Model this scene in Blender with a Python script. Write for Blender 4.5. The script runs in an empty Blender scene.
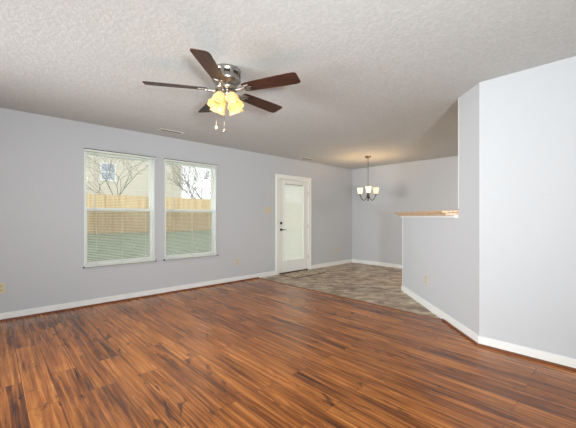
import bpy, bmesh, math, random
from mathutils import Vector, Matrix
random.seed(7)
SC = bpy.context.scene
COL = SC.collection
# ------------------------------------------------------------------ camera
FPX = 315.5
YAW = math.atan(334 / FPX)                 # world +x lies this far right of the view direction
EYE = 1.19
cd = bpy.data.cameras.new('camera'); cam = bpy.data.objects.new('camera', cd); COL.objects.link(cam)
cd.sensor_width = 36.0; cd.lens = 36.0 * FPX / 576; cd.shift_y = 3.0 / 576; cd.clip_end = 300
cam.location = (0, 0, EYE); cam.rotation_euler = (math.pi / 2, 0, YAW - math.pi / 2)
SC.camera = cam
# ------------------------------------------------------------------ world / light / exposure
SC.view_settings.view_transform = 'Standard'; SC.view_settings.look = 'None'
SC.view_settings.exposure = 0.35; SC.view_settings.gamma = 1.0; SC.view_settings.use_curve_mapping = False
SC.cycles.use_denoising = True
w = bpy.data.worlds.new('overcast'); SC.world = w; w.use_nodes = True
bg = w.node_tree.nodes['Background']; bg.inputs[0].default_value = (0.93, 0.96, 1.0, 1); bg.inputs[1].default_value = 1.65

def area(name, loc, target, size, power, col=(1, 1, 1), size_y=None):
    l = bpy.data.lights.new(name, 'AREA'); l.energy = power; l.color = col; l.size = size
    if size_y: l.shape = 'RECTANGLE'; l.size_y = size_y
    o = bpy.data.objects.new(name, l); COL.objects.link(o); o.location = loc
    o.rotation_euler = (Vector(target) - Vector(loc)).to_track_quat('-Z', 'Y').to_euler(); return o
area('key_light', (-0.55, -1.45, 1.55), (3.2, 3.4, 1.5), 0.45, 16, (0.97, 0.99, 1.0))
area('ceiling_bounce_light', (-0.2, -1.55, 1.05), (1.8, 2.6, 2.44), 0.35, 70, (0.92, 0.98, 1.0)).data.spread = math.radians(115)  # unseen lamp added behind the camera to brighten the ceiling
area('dining_fill_light', (5.4, 0.4, 2.40), (5.6, 1.6, 0.0), 0.8, 60, (1, 0.90, 0.82))  # unseen fill added on the kitchen side to brighten the dining wall
side = area('side_fill_light', (-2.15, 3.2, 1.35), (4.6, 1.9, 1.3), 2.0, 62, (0.97, 0.99, 1.0), 1.7)  # added fill standing in for daylight; the left wall has no window
side.data.spread = math.radians(80)
sd = bpy.data.lights.new('sun', 'SUN'); sd.energy = 0.9; sd.angle = 0.4; sd.color = (1, .95, .85)
so = bpy.data.objects.new('sun', sd); COL.objects.link(so); so.rotation_euler = (math.radians(48), 0, math.radians(12))

# ------------------------------------------------------------------ helpers
def new_mat(name):
    m = bpy.data.materials.new(name); m.use_nodes = True
    return m, m.node_tree.nodes, m.node_tree.links, m.node_tree.nodes['Principled BSDF']
def plain(name, col, rough=0.5, metal=0.0, bump=0, bscale=100, emit=None, estr=0, var=0.0, spec=0.5, bdist=.002):
    m, N, L, p = new_mat(name)
    p.inputs['Base Color'].default_value = (*col, 1); p.inputs['Roughness'].default_value = rough
    p.inputs['Metallic'].default_value = metal; p.inputs['Specular IOR Level'].default_value = spec
    tc = N.new('ShaderNodeTexCoord'); nz = N.new('ShaderNodeTexNoise')
    nz.inputs['Scale'].default_value = bscale; nz.inputs['Detail'].default_value = 4
    L.new(tc.outputs['Object'], nz.inputs['Vector'])
    if var:
        r = N.new('ShaderNodeValToRGB')
        r.color_ramp.elements[0].position = .3; r.color_ramp.elements[1].position = .7
        r.color_ramp.elements[0].color = (*[c * (1 - var) for c in col], 1); r.color_ramp.elements[1].color = (*[min(1, c * (1 + var)) for c in col], 1)
        L.new(nz.outputs['Fac'], r.inputs[0]); L.new(r.outputs[0], p.inputs['Base Color'])
    if bump:
        b = N.new('ShaderNodeBump'); b.inputs['Strength'].default_value = bump; b.inputs['Distance'].default_value = bdist
        L.new(nz.outputs['Fac'], b.inputs['Height']); L.new(b.outputs[0], p.inputs['Normal'])
    if emit:
        p.inputs['Emission Color'].default_value = (*emit, 1); p.inputs['Emission Strength'].default_value = estr
    return m

class MB:
    def __init__(s): s.bm = bmesh.new()
    def _add(s, verts, faces):
        vs = [s.bm.verts.new(v) for v in verts]
        for f in faces:
            try: s.bm.faces.new([vs[i] for i in f])
            except ValueError: pass
    def box(s, a, b, M=None):
        x0, y0, z0 = a; x1, y1, z1 = b
        v = [(x0, y0, z0), (x1, y0, z0), (x1, y1, z0), (x0, y1, z0), (x0, y0, z1), (x1, y0, z1), (x1, y1, z1), (x0, y1, z1)]
        if M is not None: v = [M @ Vector(q) for q in v]
        s._add(v, [(0, 3, 2, 1), (4, 5, 6, 7), (0, 1, 5, 4), (1, 2, 6, 5), (2, 3, 7, 6), (3, 0, 4, 7)])
        return s
    def prism(s, pts, z0, z1, M=None):
        n = len(pts); v = [Vector((x, y, z0)) for x, y in pts] + [Vector((x, y, z1)) for x, y in pts]
        if M is not None: v = [M @ q for q in v]
        s._add(v, [tuple(reversed(range(n))), tuple(range(n, 2 * n))] + [(i, (i + 1) % n, (i + 1) % n + n, i + n) for i in range(n)])
        return s
    def lathe(s, prof, n=32, M=None, wob=0, k=6, closed=False):
        rings = []
        for j, (r, z) in enumerate(prof):
            ww = wob[j] if wob else 0
            ring = []
            for i in range(n):
                a = 2 * math.pi * i / n; rr = max(r, 1e-5) * (1 + ww * math.cos(k * a)); q = Vector((rr * math.cos(a), rr * math.sin(a), z - ww * .25 * r * math.cos(k * a)))
                ring.append(s.bm.verts.new(M @ q if M is not None else q))
            rings.append(ring)
        for a, b in zip(rings, rings[1:]):
            for i in range(n): s.bm.faces.new((a[i], a[(i + 1) % n], b[(i + 1) % n], b[i]))
        if closed:
            for i in range(n): s.bm.faces.new((rings[-1][i], rings[-1][(i + 1) % n], rings[0][(i + 1) % n], rings[0][i]))
        return s
    def tube(s, pts, rad, n=8):
        pts = [Vector(p) for p in pts]
        if not isinstance(rad, (list, tuple)): rad = [rad] * len(pts)
        rings = []; up = None
        for i, p in enumerate(pts):
            t = (pts[min(i + 1, len(pts) - 1)] - pts[max(i - 1, 0)]).normalized()
            if up is None: up = Vector((0, 0, 1)) if abs(t.z) < .9 else Vector((1, 0, 0))
            u = (up - t * up.dot(t)).normalized(); v = t.cross(u); up = u
            rings.append([s.bm.verts.new(p + (u * math.cos(2 * math.pi * k / n) + v * math.sin(2 * math.pi * k / n)) * rad[i]) for k in range(n)])
        for a, b in zip(rings, rings[1:]):
            for i in range(n): s.bm.faces.new((a[i], a[(i + 1) % n], b[(i + 1) % n], b[i]))
        s.bm.faces.new(list(reversed(rings[0]))); s.bm.faces.new(rings[-1])
        return s
    def build(s, name, mat, parent=None, smooth=False, bevel=0, loc=None):
        bmesh.ops.recalc_face_normals(s.bm, faces=s.bm.faces)
        me = bpy.data.meshes.new(name); s.bm.to_mesh(me); s.bm.free()
        me.materials.append(mat)
        if smooth:
            for f in me.polygons: f.use_smooth = True
        o = bpy.data.objects.new(name, me); COL.objects.link(o)
        if parent: o.parent = parent
        if loc: o.location = loc
        if bevel:
            b = o.modifiers.new('bevel', 'BEVEL'); b.width = bevel; b.segments = 2; b.limit_method = 'ANGLE'
        return o
def empty(name, loc=(0, 0, 0), rz=0):
    o = bpy.data.objects.new(name, None); COL.objects.link(o); o.location = loc; o.rotation_euler = (0, 0, rz); o.empty_display_size = .1; return o
def tag(o, label, cat=None, group=None, kind=None):
    o['label'] = label
    if cat: o['category'] = cat
    if group: o['group'] = group
    if kind: o['kind'] = kind
    return o
def struct(o, label=None):
    o['kind'] = 'structure'
    if label: o['label'] = label
    return o
def dup(o, parent=None):
    c = o.copy(); COL.objects.link(c); c.parent = parent
    for ch in list(o.children): dup(ch, c)
    return c

# ------------------------------------------------------------------ dimensions
H = 2.44; YA = 4.88; XR = 3.305; XD = 6.93; XB = 3.81
P0 = Vector((XR, 0.91, 0)); P1 = Vector((4.855, 2.44, 0))
DW = (P1 - P0).normalized(); NW = Vector((-DW.y, DW.x, 0)); LW = (P1 - P0).length
def wp(s_, n_, z=0): q = P0 + DW * s_ + NW * n_; return (q.x, q.y, z)
XL, YR, YK = -2.3, -2.7, -1.2           # side wall, rear wall, kitchen end wall
# ------------------------------------------------------------------ materials: shell
def wall_mat(name, col):
    return plain(name, col, .75, bump=.25, bscale=90, var=.015, spec=.25)
M_wall = wall_mat('pale_grey_paint', (.512, .526, .543))
M_white = plain('white_trim_paint', (.78, .79, .77), .35)
M_vinyl = plain('white_vinyl', (.80, .82, .78), .4)

def ceiling_mat():
    m, N, L, p = new_mat('textured_ceiling_paint')
    tc = N.new('ShaderNodeTexCoord'); a = N.new('ShaderNodeTexNoise'); a.inputs['Scale'].default_value = 42; a.inputs['Detail'].default_value = 6; a.inputs['Roughness'].default_value = .6
    L.new(tc.outputs['Object'], a.inputs['Vector'])
    r = N.new('ShaderNodeValToRGB'); r.color_ramp.elements[0].position = .42; r.color_ramp.elements[1].position = .6
    L.new(a.outputs['Fac'], r.inputs[0])
    b = N.new('ShaderNodeBump'); b.inputs['Strength'].default_value = .35; b.inputs['Distance'].default_value = .0018
    L.new(r.outputs[0], b.inputs['Height']); L.new(b.outputs[0], p.inputs['Normal'])
    c = N.new('ShaderNodeMix'); c.data_type = 'RGBA'; L.new(r.outputs[0], c.inputs['Factor'])
    c.inputs[6].default_value = (.55, .56, .55, 1); c.inputs[7].default_value = (.60, .61, .60, 1)
    L.new(c.outputs[2], p.inputs['Base Color']); p.inputs['Roughness'].default_value = .85; p.inputs['Specular IOR Level'].default_value = .2
    return m
M_ceil = ceiling_mat()

def laminate():
    m, N, L, p = new_mat('hickory_laminate')
    tc = N.new('ShaderNodeTexCoord')
    mp = N.new('ShaderNodeMapping'); mp.inputs['Rotation'].default_value = (0, 0, math.pi / 2); L.new(tc.outputs['Object'], mp.inputs['Vector'])
    def brick(c1, c2, mort, rowh=.165, wid=1.25):
        b = N.new('ShaderNodeTexBrick'); b.offset = .37; b.offset_frequency = 2
        b.inputs['Scale'].default_value = 1; b.inputs['Brick Width'].default_value = wid; b.inputs['Row Height'].default_value = rowh
        b.inputs['Mortar Size'].default_value = .0018; b.inputs['Mortar Smooth'].default_value = .1; b.inputs['Bias'].default_value = 0
        b.inputs['Color1'].default_value = c1; b.inputs['Color2'].default_value = c2; b.inputs['Mortar'].default_value = mort
        L.new(mp.outputs[0], b.inputs['Vector']); return b
    rnd = brick((0, 0, 0, 1), (1, 1, 1, 1), (.5, .5, .5, 1))
    # shift grain per plank
    sep = N.new('ShaderNodeSeparateXYZ'); L.new(tc.outputs['Object'], sep.inputs[0])
    ad = N.new('ShaderNodeMath'); ad.operation = 'MULTIPLY_ADD'; ad.inputs[1].default_value = 9.0; L.new(rnd.outputs['Color'], ad.inputs[0]); L.new(sep.outputs['Y'], ad.inputs[2])
    cmb = N.new('ShaderNodeCombineXYZ'); L.new(sep.outputs['X'], cmb.inputs[0]); L.new(ad.outputs[0], cmb.inputs[1]); L.new(rnd.outputs['Color'], cmb.inputs[2])
    def nz(sx, sy, det, rough, dist=0):
        mm = N.new('ShaderNodeMapping'); mm.inputs['Scale'].default_value = (sx, sy, 3); L.new(cmb.outputs[0], mm.inputs['Vector'])
        n = N.new('ShaderNodeTexNoise'); n.inputs['Scale'].default_value = 1; n.inputs['Detail'].default_value = det; n.inputs['Roughness'].default_value = rough; n.inputs['Distortion'].default_value = dist
        L.new(mm.outputs[0], n.inputs['Vector']); return n
    g1 = nz(26, 1.0, 7, .66, .8); g2 = nz(6, .9, 3, .5, 1.4); g3 = nz(70, 1.6, 3, .6, .2)
    r1 = N.new('ShaderNodeValToRGB'); e = r1.color_ramp.elements
    e[0].position = .24; e[0].color = (.055, .017, .007, 1); e[1].position = .78; e[1].color = (.62, .245, .06, 1)
    x = e.new(.40); x.color = (.20, .060, .015, 1); x = e.new(.58); x.color = (.43, .145, .031, 1)
    mixf = N.new('ShaderNodeMath'); mixf.operation = 'ADD'; L.new(g1.outputs['Fac'], mixf.inputs[0])
    s2 = N.new('ShaderNodeMath'); s2.operation = 'MULTIPLY_ADD'; s2.inputs[1].default_value = .5; s2.inputs[2].default_value = -.25; L.new(g2.outputs['Fac'], s2.inputs[0]); L.new(s2.outputs[0], mixf.inputs[1])
    m3 = N.new('ShaderNodeMath'); m3.operation = 'MULTIPLY_ADD'; m3.inputs[1].default_value = .6; L.new(g3.outputs['Fac'], m3.inputs[0])
    o3 = N.new('ShaderNodeMath'); o3.operation = 'SUBTRACT'; o3.inputs[1].default_value = .30; L.new(mixf.outputs[0], o3.inputs[0]); L.new(o3.outputs[0], m3.inputs[2])
    pr_ = N.new('ShaderNodeMath'); pr_.operation = 'MULTIPLY_ADD'; pr_.inputs[1].default_value = .14; L.new(rnd.outputs['Color'], pr_.inputs[0])
    o4 = N.new('ShaderNodeMath'); o4.operation = 'SUBTRACT'; o4.inputs[1].default_value = .07; L.new(m3.outputs[0], o4.inputs[0]); L.new(o4.outputs[0], pr_.inputs[2])
    L.new(pr_.outputs[0], r1.inputs[0])
    # knots and dark mineral streaks
    k = nz(9, 3.2, 2, .5, 2.2); kr = N.new('ShaderNodeValToRGB'); kr.color_ramp.elements[0].position = .64; kr.color_ramp.elements[1].position = .71
    L.new(k.outputs['Fac'], kr.inputs[0])
    km = N.new('ShaderNodeMix'); km.data_type = 'RGBA'; kf = N.new('ShaderNodeMath'); kf.operation = 'MULTIPLY'; kf.inputs[1].default_value = .75; L.new(kr.outputs[0], kf.inputs[0]); L.new(kf.outputs[0], km.inputs['Factor'])
    L.new(r1.outputs[0], km.inputs[6]); km.inputs[7].default_value = (.035, .012, .006, 1)
    # joints
    jm = N.new('ShaderNodeMix'); jm.data_type = 'RGBA'; L.new(rnd.outputs['Fac'], jm.inputs['Factor']); L.new(km.outputs[2], jm.inputs[6]); jm.inputs[7].default_value = (.09, .032, .014, 1)
    L.new(jm.outputs[2], p.inputs['Base Color'])
    rr = N.new('ShaderNodeMapRange'); rr.inputs[3].default_value = .20; rr.inputs[4].default_value = .33; L.new(g1.outputs['Fac'], rr.inputs[0]); L.new(rr.outputs[0], p.inputs['Roughness'])
    b = N.new('ShaderNodeBump'); b.inputs['Strength'].default_value = .18; b.inputs['Distance'].default_value = .002; L.new(g1.outputs['Fac'], b.inputs['Height']); L.new(b.outputs[0], p.inputs['Normal'])
    p.inputs['Specular IOR Level'].default_value = .38
    return m
M_lam = laminate()

def vinyl_tile():
    m, N, L, p = new_mat('stone_look_sheet_vinyl')
    tc = N.new('ShaderNodeTexCoord')
    b = N.new('ShaderNodeTexBrick'); b.offset = .5
    b.inputs['Scale'].default_value = 1; b.inputs['Brick Width'].default_value = .22; b.inputs['Row Height'].default_value = .11; b.inputs['Mortar Size'].default_value = .004
    b.inputs['Color1'].default_value = (0, 0, 0, 1); b.inputs['Color2'].default_value = (1, 1, 1, 1); b.inputs['Mortar'].default_value = (.2, .2, .2, 1)
    mp = N.new('ShaderNodeMapping'); mp.inputs['Rotation'].default_value = (0, 0, math.radians(43.4)); L.new(tc.outputs['Object'], mp.inputs[0]); L.new(mp.outputs[0], b.inputs['Vector'])
    mp2 = N.new('ShaderNodeMapping'); mp2.inputs['Scale'].default_value = (5, 9, 1); L.new(mp.outputs[0], mp2.inputs[0])
    n = N.new('ShaderNodeTexNoise'); n.inputs['Scale'].default_value = 1; n.inputs['Detail'].default_value = 5; n.inputs['Roughness'].default_value = .65; n.inputs['Distortion'].default_value = .5; L.new(mp2.outputs[0], n.inputs['Vector'])
    a = N.new('ShaderNodeMath'); a.operation = 'MULTIPLY_ADD'; a.inputs[1].default_value = .18; L.new(b.outputs['Color'], a.inputs[0]); s = N.new('ShaderNodeMath'); s.operation = 'SUBTRACT'; s.inputs[1].default_value = .09
    L.new(n.outputs['Fac'], s.inputs[0]); L.new(s.outputs[0], a.inputs[2])
    r = N.new('ShaderNodeValToRGB'); e = r.color_ramp.elements
    e[0].position = .30; e[0].color = (.16, .10, .060, 1); e[1].position = .70; e[1].color = (.72, .60, .44, 1)
    x = e.new(.45); x.color = (.33, .235, .15, 1); x = e.new(.56); x.color = (.52, .41, .285, 1)
    L.new(a.outputs[0], r.inputs[0]); L.new(r.outputs[0], p.inputs['Base Color']); p.inputs['Roughness'].default_value = .42
    return m
M_tile = vinyl_tile()
M_shoe = plain('brown_laminate_moulding', (.17, .055, .02), .4, var=.2, bscale=30)

# ------------------------------------------------------------------ floor and ceiling
def poly(name, pts, z0, z1, mat): return MB().prism(pts, z0, z1).build(name, mat)
sB = (XB - XR) / DW.x
xe = wp(sB, 0)
struct(poly('floor', [(XL, YR), (XR + .12, YR), (XR + .12, 0.85), (XB, xe[1] - .12), (XB, YA), (XL, YA)], -.12, 0, M_lam), 'glossy red brown wood laminate floor of the living room')
struct(poly('floor_dining', [(XB, YA), (XB, xe[1] - .12), (XR + .12, 0.85), (XR + .12, YK), (XD, YK), (XD, YA)], -.12, 0, M_tile), 'mottled tan stone look vinyl floor of the dining area')
struct(poly('ceiling', [(XL, YR), (XR + .12, YR), (XR + .12, YK), (XD, YK), (XD, YA), (XL, YA)], H, H + .15, M_ceil), 'white textured ceiling')
# ------------------------------------------------------------------ walls
W1 = (0.905, 1.820); W2 = (1.972, 2.882); WZ = (0.535, 2.085)
D1 = (4.255, 5.325); DZ = 2.075
def wall_along_x(name, y0, y1, xa, xb, holes, label, mat=M_wall):
    m = MB(); xs = xa
    for (a, b, z0, z1) in holes:
        m.box((xs, y0, 0), (a, y1, H))
        if z0 > 0: m.box((a, y0, 0), (b, y1, z0))
        m.box((a, y0, z1), (b, y1, H)); xs = b
    m.box((xs, y0, 0), (xb, y1, H))
    return struct(m.build(name, mat), label)
wall_along_x('wall_window', YA, YA + .15, XL - .15, XD + .15, [(W1[0], W1[1], *WZ), (W2[0], W2[1], *WZ), (D1[0] + .035, D1[1] - .035, 0, DZ - .02)], 'pale grey wall with the two windows and the glazed door')
struct(MB().box((XD, YK, 0), (XD + .15, YA, H)).build('wall_dining', M_wall), 'pale grey end wall of the dining area')
RW = (XR, YR, 0), (XR + .12, .86, H)
struct(MB().prism([(XR, YR), (XR + .12, YR), (XR + .12, 0.86), (XR, 0.91)], 0, H).build('wall_right', M_wall), 'pale grey wall at the right edge of the photo')
sF = 0.384
def wl(s_, n_): q = wp(s_, n_); return (q[0], q[1])
struct(MB().prism([(XR, .91), (XR + .12, .86), wl(sF, -.12), wl(sF, 0)], 0, H).build('wall_angled', M_wall), 'short full height angled wall stub beside the bar')
HWZ = 1.2
struct(MB().prism([wl(sF, 0), wl(sF, -.12), wl(LW, -.12), wl(LW, 0)], 0, HWZ).build('wall_half', M_wall), 'angled half height wall under the wooden bar top')
struct(MB().box((XR + .12, YK - .12, 0), (XD + .15, YK, H)).build('wall_kitchen', M_wall))
# rear and side walls behind the camera, without openings
struct(MB().box((XL - .15, YR - .15, 0), (XR + .12, YR, H)).build('wall_rear', M_wall))
struct(MB().box((XL - .15, YR, 0), (XL, YA, H)).build('wall_left', M_wall))

# ------------------------------------------------------------------ baseboards, shoe moulding, transition
def run(name, pts, h, t, mat, side=1, chamfer=.006):
    """moulding along a polyline; side: +1 sticks out to the left of travel"""
    m = MB()
    P = [Vector((x, y)) for x, y in pts]
    offs = []
    for i in range(len(P)):
        ds = []
        if i > 0: ds.append((P[i] - P[i - 1]).normalized())
        if i < len(P) - 1: ds.append((P[i + 1] - P[i]).normalized())
        ns = [Vector((-d.y, d.x)) * side for d in ds]
        n = sum(ns, Vector((0, 0))).normalized(); c = n.dot(ns[0]); offs.append(n / c)
    prof = [(0, 0), (t, 0), (t, h - chamfer), (t - chamfer, h), (0, h)]
    rings = [[m.bm.verts.new((P[i].x + offs[i].x * a, P[i].y + offs[i].y * a, b)) for a, b in prof] for i in range(len(P))]
    k = len(prof)
    for a, b in zip(rings, rings[1:]):
        for j in range(k): m.bm.faces.new((a[j], a[(j + 1) % k], b[(j + 1) % k], b[j]))
    m.bm.faces.new(list(reversed(rings[0]))); m.bm.faces.new(rings[-1])
    return m.build(name, mat)
BH, BT = .088, .014
struct(run('baseboard_window', [(XL, YA), (D1[0], YA)], BH, BT, M_white, -1), 'white baseboard under the two windows')
struct(run('baseboard_dining', [(D1[1], YA), (XD, YA), (XD, YK)], BH, BT, M_white, -1), 'white baseboard around the dining area corner')
struct(run('baseboard_right', [(XR, YR), (XR, .91), wl(LW, 0), wl(LW, -.12), wl(sF, -.12)], BH, BT, M_white, 1), 'white baseboard on the right wall and angled half wall')
def shoe(name, pts, side):
    o = run(name, pts, .02, BT + .016, M_shoe, side, .008); return o
struct(shoe('trim_1', [(XL, YA), (XB, YA)], -1), 'brown shoe moulding below the window wall baseboard')
struct(shoe('trim_2', [(XR, YR), (XR, .91), wl(sB, 0)], 1), 'brown shoe moulding below the right wall baseboard')
struct(MB().prism([(XB - .016, xe[1] + .03), (XB + .006, xe[1] + .03), (XB + .006, YA - .03), (XB - .016, YA - .03)], 0, .005).build('trim_3', M_shoe), 'thin brown threshold between laminate and vinyl floors')
struct(MB().box((-.012, -.012, 0), (.003, .003, H - HWZ - .08)).build('trim_4', M_white, loc=wp(sF, 0, HWZ + .08)), 'white corner bead of the full height stub wall')
bpy.data.objects['trim_4'].rotation_euler = (0, 0, math.atan2(DW.y, DW.x))
bpy.data.objects['trim_4'].location = wp(sF + .004, -.002, HWZ + .08)

hb = struct(MB().box((-.012, -.012, 0), (.003, .003, HWZ - .1)).build('trim_5', M_white, loc=wp(LW, 0, .09)), 'pale corner bead down the free end of the half wall'); hb.rotation_euler = (0, 0, math.atan2(DW.y, DW.x))
# ------------------------------------------------------------------ windows
def glass_mat(name, tint=(.97, .98, .97), refl=.03):
    m = bpy.data.materials.new(name); m.use_nodes = True; N = m.node_tree.nodes; L = m.node_tree.links; N.clear()
    o = N.new('ShaderNodeOutputMaterial'); t = N.new('ShaderNodeBsdfTransparent'); t.inputs[0].default_value = (*tint, 1)
    g = N.new('ShaderNodeBsdfGlossy'); g.inputs['Roughness'].default_value = .02; mx = N.new('ShaderNodeMixShader'); mx.inputs[0].default_value = refl
    L.new(t.outputs[0], mx.inputs[1]); L.new(g.outputs[0], mx.inputs[2]); L.new(mx.outputs[0], o.inputs[0]); return m
M_glass = glass_mat('window_glass')
def screen_mat():
    m = bpy.data.materials.new('insect_screen_mesh'); m.use_nodes = True; N = m.node_tree.nodes; L = m.node_tree.links; N.clear()
    o = N.new('ShaderNodeOutputMaterial'); t = N.new('ShaderNodeBsdfTransparent')
    g = N.new('ShaderNodeBsdfDiffuse'); g.inputs[0].default_value = (.16, .16, .15, 1); mx = N.new('ShaderNodeMixShader'); mx.inputs[0].default_value = .26
    L.new(t.outputs[0], mx.inputs[1]); L.new(g.outputs[0], mx.inputs[2]); L.new(mx.outputs[0], o.inputs[0]); return m
M_screen = screen_mat()
M_slat = plain('white_blind_slat', (.74, .76, .70), .45)
M_clip_shade = plain('dark_clip_and_shade', (.05, .042, .032), .4)  # near-black for the clips, rail edge and the painted headrail shade
M_cord = plain('blind_cord', (.62, .62, .55), .8)
def frame_ring(m, x0, x1, z0, z1, y0, y1, wd):
    m.box((x0, y0, z0), (x0 + wd, y1, z1)); m.box((x1 - wd, y0, z0), (x1, y1, z1))
    m.box((x0 + wd, y0, z0), (x1 - wd, y1, z0 + wd)); m.box((x0 + wd, y0, z1 - wd), (x1 - wd, y1, z1))
def make_window(name, label):
    wd = W1[1] - W1[0]; hh = WZ[1] - WZ[0]
    r = empty(name, (0, 0, 0)); struct(r, label)
    m = MB(); frame_ring(m, .0, wd, 0, hh, .0, .15, .016); m.build('window_frame', M_vinyl, r)
    mid = .755
    m = MB(); frame_ring(m, .016, wd - .016, mid - .02, hh - .016, .09, .125, .026); m.build('upper_sash', M_vinyl, r)
    m = MB(); frame_ring(m, .016, wd - .016, .016, mid + .025, .05, .088, .028); m.build('lower_sash', M_vinyl, r)
    MB().box((.042, .105, mid + .006), (wd - .042, .109, hh - .042)).build('glass_pane', M_glass, r)
    MB().box((.044, .067, .044), (wd - .044, .071, mid - .003)).build('glass_pane', M_glass, r)
    m = MB().box((.017, .132, .017), (wd - .017, .134, mid)); m.build('insect_screen', M_screen, r)
    m = MB().box((wd / 2 - .03, .035, mid + .0), (wd / 2 + .03, .05, mid + .02)); m.build('sash_lock', M_vinyl, r)
    return r
win1 = make_window('window_1', 'left double hung window showing tan fence and house siding'); win1.location = (W1[0], YA, WZ[0])
win2 = dup(win1); win2.name = 'window_2'; win2.location = (W2[0] - .002, YA, WZ[0]); win2['label'] = 'right double hung window showing white sky and tree branches'

def make_blind():
    wd = .925; hh = 1.575; r = empty('window_blind')
    MB().box((0, -.032, hh - .032), (wd, -.002, hh - .008)).build('headrail', M_slat, r, bevel=.002)
    o = MB().box((-.003, -.034, hh - .008), (wd + .003, -.001, hh)).build('headrail_shade', M_clip_shade, r); o['label'] = 'dark strip drawn for the shade line above the headrail'  # dark strip put in for the recess shade above the headrail
    m = MB(); n = 70
    for i in range(n):
        z = .03 + (hh - .07) * i / (n - 1)
        # shallow curved slat, nearly level
        ys = [-.0285, -.017, -.0055]; zs = [z - .0008, z + .0010, z - .0008]
        for a in range(2):
            y0, y1, z0, z1 = ys[a], ys[a + 1], zs[a], zs[a + 1]
            m._add([(.008, y0, z0), (wd - .008, y0, z0), (wd - .008, y1, z1), (.008, y1, z1), (.008, y0, z0 - .0006), (wd - .008, y0, z0 - .0006), (wd - .008, y1, z1 - .0006), (.008, y1, z1 - .0006)],
                   [(0, 1, 2, 3), (7, 6, 5, 4), (0, 4, 5, 1), (2, 6, 7, 3), (1, 5, 6, 2), (0, 3, 7, 4)])
    m.build('slats', M_slat, r)
    MB().box((0, -.030, .004), (wd, -.004, .018)).build('bottom_rail', M_slat, r, bevel=.002)
    o = MB().box((-.002, -.031, 0), (wd + .002, -.003, .0042)).build('rail_edge', M_clip_shade, r); o['label'] = 'thin dark edge under the bottom rail'
    for x in (-.009, wd - .003):
        o = MB().box((x, -.034, -.008), (x + .012, -.001, .016)).build('hold_down_clip', M_clip_shade, r); o['label'] = 'small dark corner clip'
    for x in (.14, .46, .78):
        m = MB(); m.tube([(x, -.030, .01), (x, -.030, hh - .03)], .0012, 5); m.tube([(x, -.004, .01), (x, -.004, hh - .03)], .0012, 5)
        m.build('ladder_cord', M_cord, r)
    m = MB(); m.tube([(.115, -.042, .75), (.115, -.040, hh - .02)], .004, 6); m.tube([(.115, -.040, hh - .02), (.115, -.03, hh - .02)], .003, 6); m.build('tilt_wand', M_cord, r)
    return r
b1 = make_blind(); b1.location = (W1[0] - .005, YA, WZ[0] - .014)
tag(b1, 'open white mini blind over the left window', 'window blind', 'mini blinds on the two windows')
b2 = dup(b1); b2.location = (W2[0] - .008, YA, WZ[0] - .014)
tag(b2, 'open white mini blind over the right window nearer the door', 'window blind', 'mini blinds on the two windows')

# ------------------------------------------------------------------ glazed door
M_door = plain('white_door_paint', (.80, .80, .76), .35)
M_black = plain('blackened_bronze', (.02, .018, .015), .35, .6)
def door_slat_mat():
    m = bpy.data.materials.new('closed_blind_slats'); m.use_nodes = True; N = m.node_tree.nodes; L = m.node_tree.links; N.clear()
    o = N.new('ShaderNodeOutputMaterial'); t = N.new('ShaderNodeBsdfTranslucent'); t.inputs[0].default_value = (.93, .92, .88, 1)
    g = N.new('ShaderNodeBsdfDiffuse'); g.inputs[0].default_value = (.86, .85, .81, 1); mx = N.new('ShaderNodeMixShader'); mx.inputs[0].default_value = .3
    L.new(t.outputs[0], mx.inputs[1]); L.new(g.outputs[0], mx.inputs[2]); L.new(mx.outputs[0], o.inputs[0]); return m
dr = struct(empty('door_1', (D1[0], YA, 0)), 'white exterior door with one tall blind covered glass panel')
dw = D1[1] - D1[0]; CW = .088
m = MB(); m.box((0, -.018, 0), (CW, 0, DZ)); m.box((dw - CW, -.018, 0), (dw, 0, DZ)); m.box((CW, -.018, DZ - CW), (dw - CW, 0, DZ))
m.box((.012, -.024, 0), (.03, -.018, DZ - .012)); m.box((dw - .03, -.024, 0), (dw - .012, -.018, DZ - .012)); m.box((.012, -.024, DZ - .03), (dw - .012, -.018, DZ - .012))
m.build('door_casing', M_door, dr)
m = MB(); m.box((.035, 0, 0), (CW + .004, .15, DZ - .02)); m.box((dw - CW - .004, 0, 0), (dw - .035, .15, DZ - .02)); m.box((CW + .004, 0, DZ - CW - .004), (dw - CW - .004, .15, DZ - .02)); m.build('door_jamb', M_door, dr)
x0, x1, z0, z1 = CW + .008, dw - CW - .008, .022, DZ - CW - .008
gx0, gx1, gz0, gz1 = x0 + .155, x1 - .135, .27, 1.90
sl = MB(); sl.box((x0, .004, z0), (gx0, .046, z1)); sl.box((gx1, .004, z0), (x1, .046, z1)); sl.box((gx0, .004, z0), (gx1, .046, gz0)); sl.box((gx0, .004, gz1), (gx1, .046, z1))
slab = sl.build('door_slab', M_door, dr)
m = MB(); frame_ring(m, gx0 - .028, gx1 + .028, gz0 - .028, gz1 + .028, -.006, .004, .034); m.build('glass_frame', M_door, dr, bevel=.003)
m = MB(); frame_ring(m, x0 + .05, x1 - .05, .06, .215, .001, .004, .008); m.build('lower_panel', M_door, dr)
MB().box((gx0, .010, gz0), (gx1, .013, gz1)).build('glass_pane', M_glass, dr)
m = MB(); zz = gz0 + .004
while zz < gz1 - .016:
    m.box((gx0 + .004, .026, 0), (gx1 - .004, .0268, .0155), Matrix.Translation((0, 0, zz)) @ Matrix.Rotation(0, 4, 'X')); zz += .0165
m.build('enclosed_blind', door_slat_mat(), dr)
MB().box((gx0 + .002, .018, gz1 - .02), (gx1 - .002, .034, gz1 - .001)).build('blind_headrail', plain('grey_blind_headrail', (.5, .49, .43), .5), dr)
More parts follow.
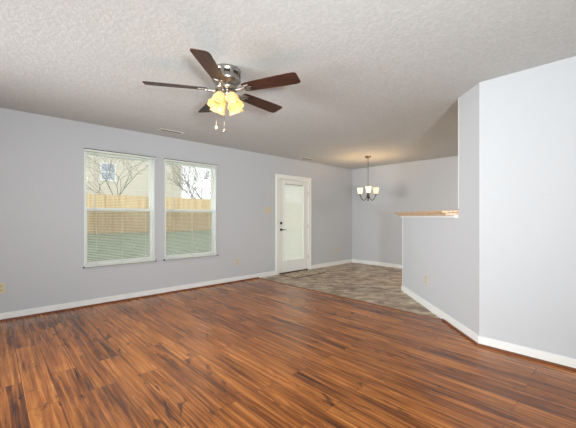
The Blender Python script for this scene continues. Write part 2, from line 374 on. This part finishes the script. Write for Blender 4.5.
o = MB().box((x0, -.01, .004), (x1, .05, .021)).build('door_sweep', plain('dark_sweep', (.03, .02, .015), .6), dr); o['label'] = 'dark rubber sweep'
MB().box((CW, .0, 0), (dw - CW, .15, .006)).build('threshold', plain('threshold_metal', (.3, .25, .2), .4, .6), dr)
kx = x0 + .062
def rotx(loc): return Matrix.Translation(loc) @ Matrix.Rotation(math.pi / 2, 4, 'X')
m = MB(); m.lathe([(0, .014), (.02, .014), (.027, .008), (.028, 0), (0, 0)], 20, rotx((kx, .004, .925))); m.tube([(kx, -.006, .925), (kx, -.045, .925), (kx + .01, -.052, .925), (kx + .05, -.052, .924), (kx + .105, -.050, .92)], [.009, .009, .009, .007, .006], 10)
o = m.build('lever_handle', M_black, dr, True); o['label'] = 'black lever handle'
m = MB(); m.lathe([(0, .016), (.02, .016), (.028, .008), (.029, 0), (0, 0)], 20, rotx((kx, .004, 1.062))); m.box((kx - .004, -.024, 1.046), (kx + .004, -.012, 1.078)); o = m.build('deadbolt', M_black, dr, True); o['label'] = 'black deadbolt'
for z in (.30, .98, 1.72):
    m = MB(); m.tube([(x1 + .004, -.006, z - .045), (x1 + .004, -.006, z + .045)], .007, 8); m.box((x1 + .004, -.004, z - .044), (x1 + .012, .003, z + .044)); m.build('hinge', plain('satin_hinge', (.45, .42, .36), .35, .8), dr)

# ------------------------------------------------------------------ doormat
def mat_mat():
    m, N, L, p = new_mat('beige_door_mat'); tc = N.new('ShaderNodeTexCoord'); n = N.new('ShaderNodeTexNoise'); n.inputs['Scale'].default_value = 14; n.inputs['Detail'].default_value = 4
    L.new(tc.outputs['Object'], n.inputs['Vector']); r = N.new('ShaderNodeValToRGB'); r.color_ramp.elements[0].position = .38; r.color_ramp.elements[0].color = (.30, .22, .15, 1); r.color_ramp.elements[1].position = .6; r.color_ramp.elements[1].color = (.60, .51, .38, 1)
    L.new(n.outputs['Fac'], r.inputs[0]); L.new(r.outputs[0], p.inputs['Base Color']); p.inputs['Roughness'].default_value = .8; return m
dm = tag(empty('doormat', (4.75, 4.56, 0)), 'thin mottled beige doormat lying below the glazed door', 'doormat')
MB().box((-.43, -.2, .001), (.43, .2, .012)).build('mat_pile', mat_mat(), dm, bevel=.003)
m = MB(); 
for a, b in (((-.445, -.215), (.445, -.2)), ((-.445, .2), (.445, .215)), ((-.445, -.2), (-.43, .2)), ((.43, -.2), (.445, .2))): m.box((a[0], a[1], 0), (b[0], b[1], .008))
o = m.build('mat_border', plain('dark_mat_edge', (.06, .04, .025), .8), dm); o['label'] = 'dark brown bound edge'

# ------------------------------------------------------------------ bar top
def oak():
    m, N, L, p = new_mat('light_oak'); tc = N.new('ShaderNodeTexCoord'); mp = N.new('ShaderNodeMapping'); mp.inputs['Rotation'].default_value = (0, 0, -math.atan2(DW.y, DW.x)); mp.inputs['Scale'].default_value = (3, 40, 40)
    L.new(tc.outputs['Object'], mp.inputs[0]); n = N.new('ShaderNodeTexNoise'); n.inputs['Scale'].default_value = 1; n.inputs['Detail'].default_value = 4; L.new(mp.outputs[0], n.inputs['Vector'])
    r = N.new('ShaderNodeValToRGB'); r.color_ramp.elements[0].position = .3; r.color_ramp.elements[0].color = (.40, .26, .14, 1); r.color_ramp.elements[1].position = .7; r.color_ramp.elements[1].color = (.62, .44, .28, 1)
    L.new(n.outputs['Fac'], r.inputs[0]); L.new(r.outputs[0], p.inputs['Base Color']); p.inputs['Roughness'].default_value = .4; return m
A = .115
bar = tag(empty('bar_counter', wp(sF, 0, HWZ)), 'light oak bar top with clipped corner on the angled half wall', 'bar counter')
def rel(s_, n_): q = wp(s_, n_); b = wp(sF, 0); return (q[0] - b[0], q[1] - b[1])
cr = .03
pts = [rel(sF + .004, 0.002), rel(sF + A + .004, A), rel(LW + .06, A), rel(LW + .10, A - .04), rel(LW + .10, -.12 - .2), rel(sF + .2, -.32), rel(sF + .004, -.125)]
M_oak = oak()
MB().prism(pts, .034, .064).build('counter_top', M_oak, bar, bevel=.006)
low = [rel(sF + .004, 0.002), rel(sF + A - .02, A - .024), rel(LW - .03, A - .024), rel(LW + .01, .03), rel(LW + .01, -.25), rel(sF + .17, -.29), rel(sF + .004, -.125)]
MB().prism(low, .008, .034).build('counter_build_up', M_oak, bar, bevel=.004)
m = MB(); m.prism([rel(sF + .004, .001), rel(sF + .03, .03), rel(LW + .012, .03), rel(LW + .012, .001)], -.018, .008); m.build('cove_trim', M_white, bar, bevel=.004)

# ------------------------------------------------------------------ outlets and switch
M_alm = plain('almond_plastic', (.60, .52, .33), .4); M_slot = plain('socket_slot', (.05, .04, .03), .6); M_ivory = plain('ivory_insert', (.50, .42, .24), .4)
def make_outlet():
    r = empty('wall_outlet')    # local: plate in xz plane, facing -y
    MB().box((-.036, -.006, -.058), (.036, 0, .058)).build('cover_plate', M_alm, r, bevel=.002)
    for z in (-.024, .024):
        s = MB().lathe([(0, .0085), (.0155, .0085), (.0165, .006), (.0165, 0)], 20, Matrix.Translation((0, 0, z)) @ Matrix.Rotation(math.pi / 2, 4, 'X')).build('socket', M_ivory, r)
        m = MB()
        for x in (-.006, .006): m.box((x - .001, -.0092, z + .001), (x + .001, -.0084, z + .009))
        m.box((-.002, -.0092, z - .009), (.002, -.0084, z - .004)); m.build('slots', M_slot, s)
    MB().lathe([(0, .0075), (.003, .007), (.0035, .005)], 10, Matrix.Rotation(math.pi / 2, 4, 'X')).build('screw', M_ivory, r)
    return r
o1 = make_outlet(); g = 'wall outlets near the floor'
o1.location = (3.315, YA, .365); tag(o1, 'almond outlet low on the wall between right window and door', 'wall outlet', g)
o2 = dup(o1); o2.location = (.092, YA, .375); tag(o2, 'almond outlet low on the wall at the left edge of the photo', 'wall outlet', g)
o3 = dup(o1); o3.location = (6.27, YA, .36); tag(o3, 'small almond outlet on the wall between door and dining corner', 'wall outlet', g)
o4 = dup(o1); sO = None
# half wall outlet: pixel (426, 281)
s_ = (426 - 288) / FPX; dirv = Vector((math.cos(YAW) + s_ * math.sin(YAW), math.sin(YAW) - s_ * math.cos(YAW)))
den = dirv.x * NW.x + dirv.y * NW.y; tt = (P0.x * NW.x + P0.y * NW.y) / den
o4.location = (dirv.x * tt, dirv.y * tt, .36); o4.rotation_euler = (0, 0, math.atan2(NW.x * -1, NW.y) + math.pi)
tag(o4, 'cream outlet on the angled half wall below the bar top', 'wall outlet', g)
sw = tag(empty('light_switch', (4.055, YA, 1.33)), 'almond double toggle switch plate left of the glazed door', 'light switch')
MB().box((-.06, -.006, -.06), (.06, 0, .06)).build('cover_plate', M_alm, sw, bevel=.002)
for x in (-.024, .024):
    MB().box((x - .005, -.02, -.004), (x + .005, -.006, .012)).build('toggle', M_ivory, sw, bevel=.001)

# ------------------------------------------------------------------ ceiling vents
M_vent = plain('white_vent_metal', (.62, .60, .56), .45); M_duct = plain('dark_duct', (.02, .02, .02), .9)
def make_vent():
    r = empty('ceiling_vent')
    m = MB(); L2, B2 = .18, .055
    m.box((-L2, -B2, -.007), (L2, -B2 + .022, 0)); m.box((-L2, B2 - .022, -.007), (L2, B2, 0)); m.box((-L2, -B2 + .022, -.007), (-L2 + .022, B2 - .022, 0)); m.box((L2 - .022, -B2 + .022, -.007), (L2, B2 - .022, 0))
    m.build('vent_frame', M_vent, r)
    o = MB().box((-L2 + .02, -B2 + .02, -.0015), (L2 - .02, B2 - .02, 0)).build('duct_opening', M_duct, r); o['label'] = 'dark duct behind the louvres'
    m = MB()
    for i in range(3):
        y = -.022 + i * .022
        m.box((-L2 + .02, -.005, -.0005), (L2 - .02, .005, .0005), Matrix.Translation((0, y, -.005)) @ Matrix.Rotation(math.radians(20), 4, 'X'))
    m.build('louvres', M_vent, r)
    return r
v1 = make_vent(); v1.location = (1.92, 4.515, H); tag(v1, 'white slotted ceiling vent above the right window', 'ceiling vent', 'ceiling vents')
v2 = dup(v1); v2.location = (4.95, 4.64, H); tag(v2, 'faint white ceiling vent above the glazed door', 'ceiling vent', 'ceiling vents')

# ------------------------------------------------------------------ ceiling fan
M_nickel = plain('polished_nickel', (.40, .37, .34), .3, 1.0)
M_dkn = plain('dark_vent_slot', (.03, .025, .022), .4, .5)
def blade_mat():
    m, N, L, p = new_mat('dark_walnut_blade'); tc = N.new('ShaderNodeTexCoord'); mp = N.new('ShaderNodeMapping'); mp.inputs['Scale'].default_value = (4, 55, 10)
    L.new(tc.outputs['Object'], mp.inputs[0]); n = N.new('ShaderNodeTexNoise'); n.inputs['Scale'].default_value = 1; n.inputs['Detail'].default_value = 4; n.inputs['Distortion'].default_value = .4; L.new(mp.outputs[0], n.inputs['Vector'])
    r = N.new('ShaderNodeValToRGB'); r.color_ramp.elements[0].position = .3; r.color_ramp.elements[0].color = (.016, .006, .004, 1); r.color_ramp.elements[1].position = .72; r.color_ramp.elements[1].color = (.075, .025, .013, 1)
    L.new(n.outputs['Fac'], r.inputs[0]); L.new(r.outputs[0], p.inputs['Base Color']); p.inputs['Roughness'].default_value = .45; return m
M_blade = blade_mat()
FX, FY = 1.465, 2.315
fan = tag(empty('ceiling_fan', (FX, FY, H)), 'five blade dark wood ceiling fan with nickel motor and lit shades', 'ceiling fan')
m = MB(); m.lathe([(0, 0), (.118, 0), (.122, -.006), (.122, -.020), (.117, -.026), (.115, -.075), (.121, -.082), (.121, -.094), (.108, -.110), (.082, -.125), (.074, -.142), (0, -.142)], 48)
hous = m.build('motor_housing', M_nickel, fan, True)
for i in range(9):
    o = MB().box((.1105, -.025, -.058), (.1182, .025, -.034), Matrix.Rotation(2 * math.pi * i / 9, 4, 'Z')).build('vent_slot', M_dkn, hous); o['label'] = 'dark slot in the motor housing'
m = MB(); m.lathe([(0, -.142), (.088, -.142), (.094, -.150), (.094, -.166), (.086, -.174), (0, -.174)], 40); m.build('blade_hub', M_nickel, fan, True)
BA = math.radians(-66.0)
for k in range(5):
    M4 = Matrix.Rotation(BA + k * 2 * math.pi / 5, 4, 'Z')
    bl = empty('tmp'); bpy.data.objects.remove(bl)
    pitch = Matrix.Rotation(math.radians(-12), 4, 'X')
    m = MB()
    xs = [.165, .19, .23, .30, .40, .50, .58, .625, .648, .656]; hw = [.046, .054, .058, .061, .065, .068, .070, .070, .062, .048]
    out = [(x, -h_) for x, h_ in zip(xs, hw)] + [(x, h_) for x, h_ in reversed(list(zip(xs, hw)))]
    m.prism(out, -.003, .003)
    b = m.build('blade', M_blade, fan, bevel=.0015); b.matrix_local = M4 @ Matrix.Translation((0, 0, -.172)) @ pitch
    m = MB(); m.tube([(.075, 0, -.006), (.11, 0, -.012), (.145, 0, -.010), (.175, 0, -.006)], [.013, .010, .010, .012], 8)
    m.prism([(.155, -.010), (.185, -.034), (.232, -.036), (.215, -.012), (.245, 0), (.215, .012), (.232, .036), (.185, .034), (.155, .010)], -.0075, -.0032)
    for (sx, sy) in ((.2, .022), (.2, -.022), (.232, 0)): m.lathe([(0, -.0105), (.004, -.0098), (.005, -.0075)], 8, Matrix.Translation((sx, sy, 0)))
    b = m.build('blade_bracket', M_nickel, fan, True); b.matrix_local = M4 @ Matrix.Translation((0, 0, -.172)) @ pitch
m = MB(); m.lathe([(0, -.174), (.048, -.174), (.052, -.182), (.052, -.196), (.060, -.202), (.060, -.222), (.045, -.236), (.022, -.246), (.012, -.262), (0, -.266)], 32); lk = m.build('light_kit', M_nickel, fan, True)
M_shade = plain('lit_cream_glass', (.80, .58, .25), .4, emit=(1.0, .62, .22), estr=.12, var=.2, bscale=22)
def toward(deg):  # horizontal angle measured from the direction towards the camera
    return math.atan2(-FY, -FX) + math.radians(deg)
for k, dg in enumerate((-49, 41, 131, 221)):
    a = toward(dg); M4 = Matrix.Rotation(a, 4, 'Z') @ Matrix.Translation((.052, 0, -.205)) @ Matrix.Rotation(math.radians(-27), 4, 'Y')
    m = MB(); m.lathe([(0, .012), (.018, .012), (.026, 0), (.028, -.022), (.024, -.028), (0, -.028)], 20, M4); so_ = m.build('lamp_socket', M_nickel, fan, True)
    m = MB(); pf = [(.030, -.012), (.039, -.026), (.048, -.048), (.052, -.074), (.054, -.100), (.059, -.124), (.069, -.146)]
    inn = [(r_ - .003, z_) for r_, z_ in reversed(pf)]
    wb = [0, 0, .0, .01, .02, .03, .06]
    m.lathe(pf + inn, 36, M4, wob=wb + list(reversed(wb)), k=6)
    m.build('glass_shade', M_shade, fan, True)
    m = MB(); m.lathe([(0, -.028), (.010, -.03), (.012, -.045), (.022, -.062), (.024, -.075), (.016, -.092), (0, -.098)], 16, M4)
    m.build('light_bulb', plain('lit_bulb', (1, .9, .7), .4, emit=(1, .72, .40), estr=1.2), so_, True)
for (dx, dz, pend) in ((-.078, -.485, True), (-.012, -.515, False)):
    rx, ry = math.sin(YAW) * dx, -math.cos(YAW) * dx
    fx2, fy2 = rx - .04 * math.cos(YAW), ry - .04 * math.sin(YAW)
    m = MB(); m.tube([(fx2, fy2, -.228), (fx2, fy2, dz)], .0016, 6)
    c = m.build('pull_chain', M_nickel, fan)
    m = MB(); m.lathe([(0, .012), (.005, .010), (.010, 0), (.011, -.008), (.007, -.018), (0, -.021)], 12, Matrix.Translation((fx2, fy2, dz - .008)))
    if pend: m.build('chain_pull', plain('glowing_ivory_pull', (.85, .74, .5), .35, emit=(1, .75, .4), estr=.05), c, True)  # weak glow put into the ivory pull, which is no lamp
    else: m.build('chain_pull', M_nickel, c, True)
pl = bpy.data.lights.new('fan_lamp', 'POINT'); pl.energy = 1.5; pl.color = (1, .74, .42); pl.shadow_soft_size = .06
po = bpy.data.objects.new('fan_lamp', pl); COL.objects.link(po); po.location = (FX - .02, FY - .02, H - .46)

# ------------------------------------------------------------------ chandelier
CX, CY = 5.66, 3.59
M_bn = plain('brushed_bronze', (.12, .075, .05), .35, .9)
M_cs = plain('lit_frosted_glass', (.9, .82, .66), .4, emit=(1.0, .80, .50), estr=.5)
ch = tag(empty('chandelier', (CX, CY, H)), 'small bronze three light chandelier with lit glass shades in the dining area', 'chandelier')
m = MB(); m.lathe([(0, 0), (.062, 0), (.064, -.008), (.056, -.022), (.03, -.034), (.012, -.040), (.006, -.052), (0, -.052)], 28); m.build('ceiling_canopy', M_bn, ch, True)
m = MB(); z = -.05; i = 0
while z > -.60:
    Mx = Matrix.Translation((0, 0, z - .014)) @ Matrix.Rotation(math.pi / 2 * (i % 2), 4, 'Z') @ Matrix.Rotation(math.pi / 2, 4, 'X') @ Matrix.Diagonal((.7, 1.15, 1, 1))
    n_ = 12; prof = [(.013 + .0028 * math.cos(2 * math.pi * q / 6), .0028 * math.sin(2 * math.pi * q / 6)) for q in range(6)]
    m.lathe(prof, n_, Mx, closed=True); z -= .024; i += 1
m.build('chain', M_bn, ch, True)
m = MB(); m.lathe([(0, -.50), (.008, -.505), (.010, -.53), (.018, -.55), (.012, -.575), (.012, -.66), (.022, -.68), (.034, -.71), (.030, -.745), (.014, -.765), (.010, -.785), (.016, -.80), (0, -.82)], 24, Matrix.Translation((0, 0, -.11))); m.build('centre_column', M_bn, ch, True)
for k in range(3):
    a = math.atan2(-CY, -CX) + 2 * math.pi * k / 3 + .04; Ma = Matrix.Rotation(a, 4, 'Z')
    pt = []
    for t in range(13):
        u = t / 12; r_ = .02 + .165 * u; zq = -.83 - .085 * math.sin(u * math.pi * .95) + .05 * u * u
        pt.append(Ma @ Vector((r_, 0, zq)))
    m = MB(); m.tube(pt, .0075, 8); ar = m.build('arm', M_bn, ch, True)
    e_ = Ma @ Vector((.185, 0, -.785)); T = Matrix.Translation(e_)
    m = MB(); m.lathe([(0, -.006), (.012, -.006), (.032, .006), (.034, .012), (.016, .014), (.016, .03), (0, .03)], 20, T); m.build('candle_cup', M_bn, ar, True)
    pf = [(.022, .012), (.042, .022), (.050, .050), (.056, .090), (.068, .145)]
    m = MB(); m.lathe(pf + [(r_ - .003, z_) for r_, z_ in reversed(pf)], 28, T); m.build('glass_shade', M_cs, ch, True)
for k in range(3):
    a = math.atan2(-CY, -CX) + 2 * math.pi * k / 3 + .04
    l = bpy.data.lights.new('chandelier_lamp', 'POINT'); l.energy = 4; l.color = (1, .66, .36); l.shadow_soft_size = .02
    o = bpy.data.objects.new('chandelier_lamp', l); COL.objects.link(o); o.location = (CX + .185 * math.cos(a), CY + .185 * math.sin(a), H - .66)

# ------------------------------------------------------------------ outside: yard, fence, neighbour house, trees
def grass_mat():
    m, N, L, p = new_mat('winter_grass'); tc = N.new('ShaderNodeTexCoord'); n = N.new('ShaderNodeTexNoise'); n.inputs['Scale'].default_value = 3.0; n.inputs['Detail'].default_value = 10; n.inputs['Roughness'].default_value = .75
    L.new(tc.outputs['Object'], n.inputs['Vector']); r = N.new('ShaderNodeValToRGB'); r.color_ramp.elements[0].position = .35; r.color_ramp.elements[0].color = (.13, .17, .10, 1); r.color_ramp.elements[1].position = .65; r.color_ramp.elements[1].color = (.36, .40, .29, 1)
    L.new(n.outputs['Fac'], r.inputs[0]); L.new(r.outputs[0], p.inputs['Base Color']); p.inputs['Roughness'].default_value = .9; return m
YF = 16.6; ZG = .42
m = MB(); m._add([(-25, YA + .16, -.25), (40, YA + .16, -.25), (40, YF, ZG), (-25, YF, ZG), (40, 60, ZG), (-25, 60, ZG), (-25, YA + .16, -1), (40, YA + .16, -1), (40, 60, -1), (-25, 60, -1)],
    [(0, 1, 2, 3), (3, 2, 4, 5), (6, 9, 8, 7), (0, 6, 7, 1), (5, 4, 8, 9), (0, 3, 5, 9, 6), (1, 7, 8, 4, 2)])
struct(m.build('ground', grass_mat()), 'grey green winter lawn sloping up to the fence')
fence = tag(empty('wooden_fence', (0, YF, ZG)), 'tan vertical board privacy fence across the back yard', 'fence')
def fence_mat():
    m, N, L, p = new_mat('tan_cedar_boards'); tc = N.new('ShaderNodeTexCoord'); mp = N.new('ShaderNodeMapping'); mp.inputs['Scale'].default_value = (7.0, 1, .5); L.new(tc.outputs['Object'], mp.inputs[0])
    n = N.new('ShaderNodeTexNoise'); n.inputs['Scale'].default_value = 1; n.inputs['Detail'].default_value = 5; L.new(mp.outputs[0], n.inputs['Vector'])
    r = N.new('ShaderNodeValToRGB'); r.color_ramp.elements[0].position = .3; r.color_ramp.elements[0].color = (.42, .29, .15, 1); r.color_ramp.elements[1].position = .7; r.color_ramp.elements[1].color = (.68, .52, .30, 1)
    L.new(n.outputs['Fac'], r.inputs[0]); L.new(r.outputs[0], p.inputs['Base Color']); p.inputs['Roughness'].default_value = .8; return m
M_fence = fence_mat()
m = MB(); x = -6.0
while x < 20:
    hh = 1.82 + random.uniform(-.012, .012)
    m.prism([(x, 0), (x + .138, 0), (x + .138, .018), (x, .018)], .0, hh); x += .146
m.build('boards', M_fence, fence)
for z in (.3, .95, 1.6): MB().box((-6, .018, z), (20, .06, z + .09)).build('rail', M_fence, fence)
x = -5.9
while x < 20: MB().box((x, .06, 0), (x + .09, .15, 1.8)).build('post', M_fence, fence); x += 2.44

def siding_mat():
    m, N, L, p = new_mat('cream_lap_siding'); tc = N.new('ShaderNodeTexCoord'); wv = N.new('ShaderNodeTexWave'); wv.wave_profile = 'SAW'; wv.bands_direction = 'Z'; wv.inputs['Scale'].default_value = 1.6
    L.new(tc.outputs['Object'], wv.inputs['Vector']); b = N.new('ShaderNodeBump'); b.inputs['Strength'].default_value = .8; b.inputs['Distance'].default_value = .03; L.new(wv.outputs['Fac'], b.inputs['Height']); L.new(b.outputs[0], p.inputs['Normal'])
    p.inputs['Base Color'].default_value = (.66, .62, .53, 1); p.inputs['Roughness'].default_value = .7; return m
YH = 22.0; HX0, HX1 = -8.0, 10.18
house = tag(empty('neighbour_house', (0, YH, ZG)), 'cream sided two storey house behind the fence', 'house')
MB().box((HX0, 0, 0), (HX1, 8, 6.2)).build('wall', siding_mat(), house)
m = MB(); m._add([(HX0 - .4, -.4, 6.2), (HX1 + .15, -.4, 6.2), (HX1 + .15, 8.4, 6.2), (HX0 - .4, 8.4, 6.2), (HX0 - .4, 4, 8.8), (HX1 + .15, 4, 8.8)], [(0, 1, 2, 3), (0, 4, 5, 1), (2, 5, 4, 3), (0, 3, 4), (1, 5, 2)])
m.build('roof', plain('grey_shingles', (.16, .15, .15), .9, var=.3, bscale=8), house)
MB().box((HX1 - .1, -.03, 0), (HX1 + .03, .1, 6.2)).build('corner_board', M_white, house)
M_hp = plain('house_window_glass', (.38, .44, .52), .1)
for wx in (4.92, -1.2, 8.6):
    m = MB(); frame_ring(m, wx, wx + .86, 3.02, 4.12, -.04, .02, .07); m.box((wx + .07, -.03, 3.54), (wx + .79, .01, 3.60)); f_ = m.build('window', M_white, house) if wx != 8.6 else m.bm.free()
    if wx != 8.6: MB().box((wx + .07, -.01, 3.09), (wx + .79, .012, 4.05)).build('pane', M_hp, f_)
M_bark = plain('grey_bark', (.16, .14, .125), .9, var=.2, bscale=6)
def tree(name, loc, h, seed, label, lean, levels=5, spread=.62, thick=1.0):
    rnd_ = random.Random(seed); t = tag(empty(name, loc), label, 'tree', 'bare trees behind the fence')
    mt, mb = MB(), MB()
    trunk = [Vector((0, 0, -.1)), Vector((.04, .0, h * .12)), Vector((-.03, .04, h * .24))]
    mt.tube(trunk, [.11, .085, .07], 8); mt.build('trunk', M_bark, t, True)
    def br(p, d, ln, r_, lv):
        q = p + d * ln * .5 + Vector((rnd_.uniform(-1, 1), rnd_.uniform(-1, 1), rnd_.uniform(-.3, .6))) * ln * .09; e2 = q + (d + Vector((rnd_.uniform(-.25, .25), rnd_.uniform(-.25, .25), rnd_.uniform(-.2, .15)))).normalized() * ln * .5
        mb.tube([p, q, e2], [r_ * thick, r_ * .8 * thick, r_ * .62 * thick], 5)
        if lv == 0: return
        for j in range(3 if lv > 1 else 2):
            nd = (d + Vector((rnd_.uniform(-1, 1), rnd_.uniform(-1, 1), rnd_.uniform(-.55, .75))) * spread * 1.25); nd.y *= .6; nd.normalize()
            br(e2 if j < 2 else q, nd, ln * rnd_.uniform(.62, .85), r_ * .6, lv - 1)
    for j in range(5):
        a = 2 * math.pi * j / 5 + rnd_.uniform(-.4, .4)
        br(trunk[2] - Vector((0, 0, .15 * j)), Vector((math.cos(a) * .8 + lean, math.sin(a) * .35, .7)).normalized(), h * .205, .05, levels - 1)
    mb.build('branches', M_bark, t, False); return t
tree('bare_tree', (10.1, 18.3, ZG), 6.4, 5, 'bare leafless tree seen against white sky through the right window', -.1, 6, .7, .95)
tree('bare_tree', (4.9, 18.4, ZG), 6.9, 31, 'bare leafless tree in front of the cream house through the left window', -.2, 5, .9, .5)
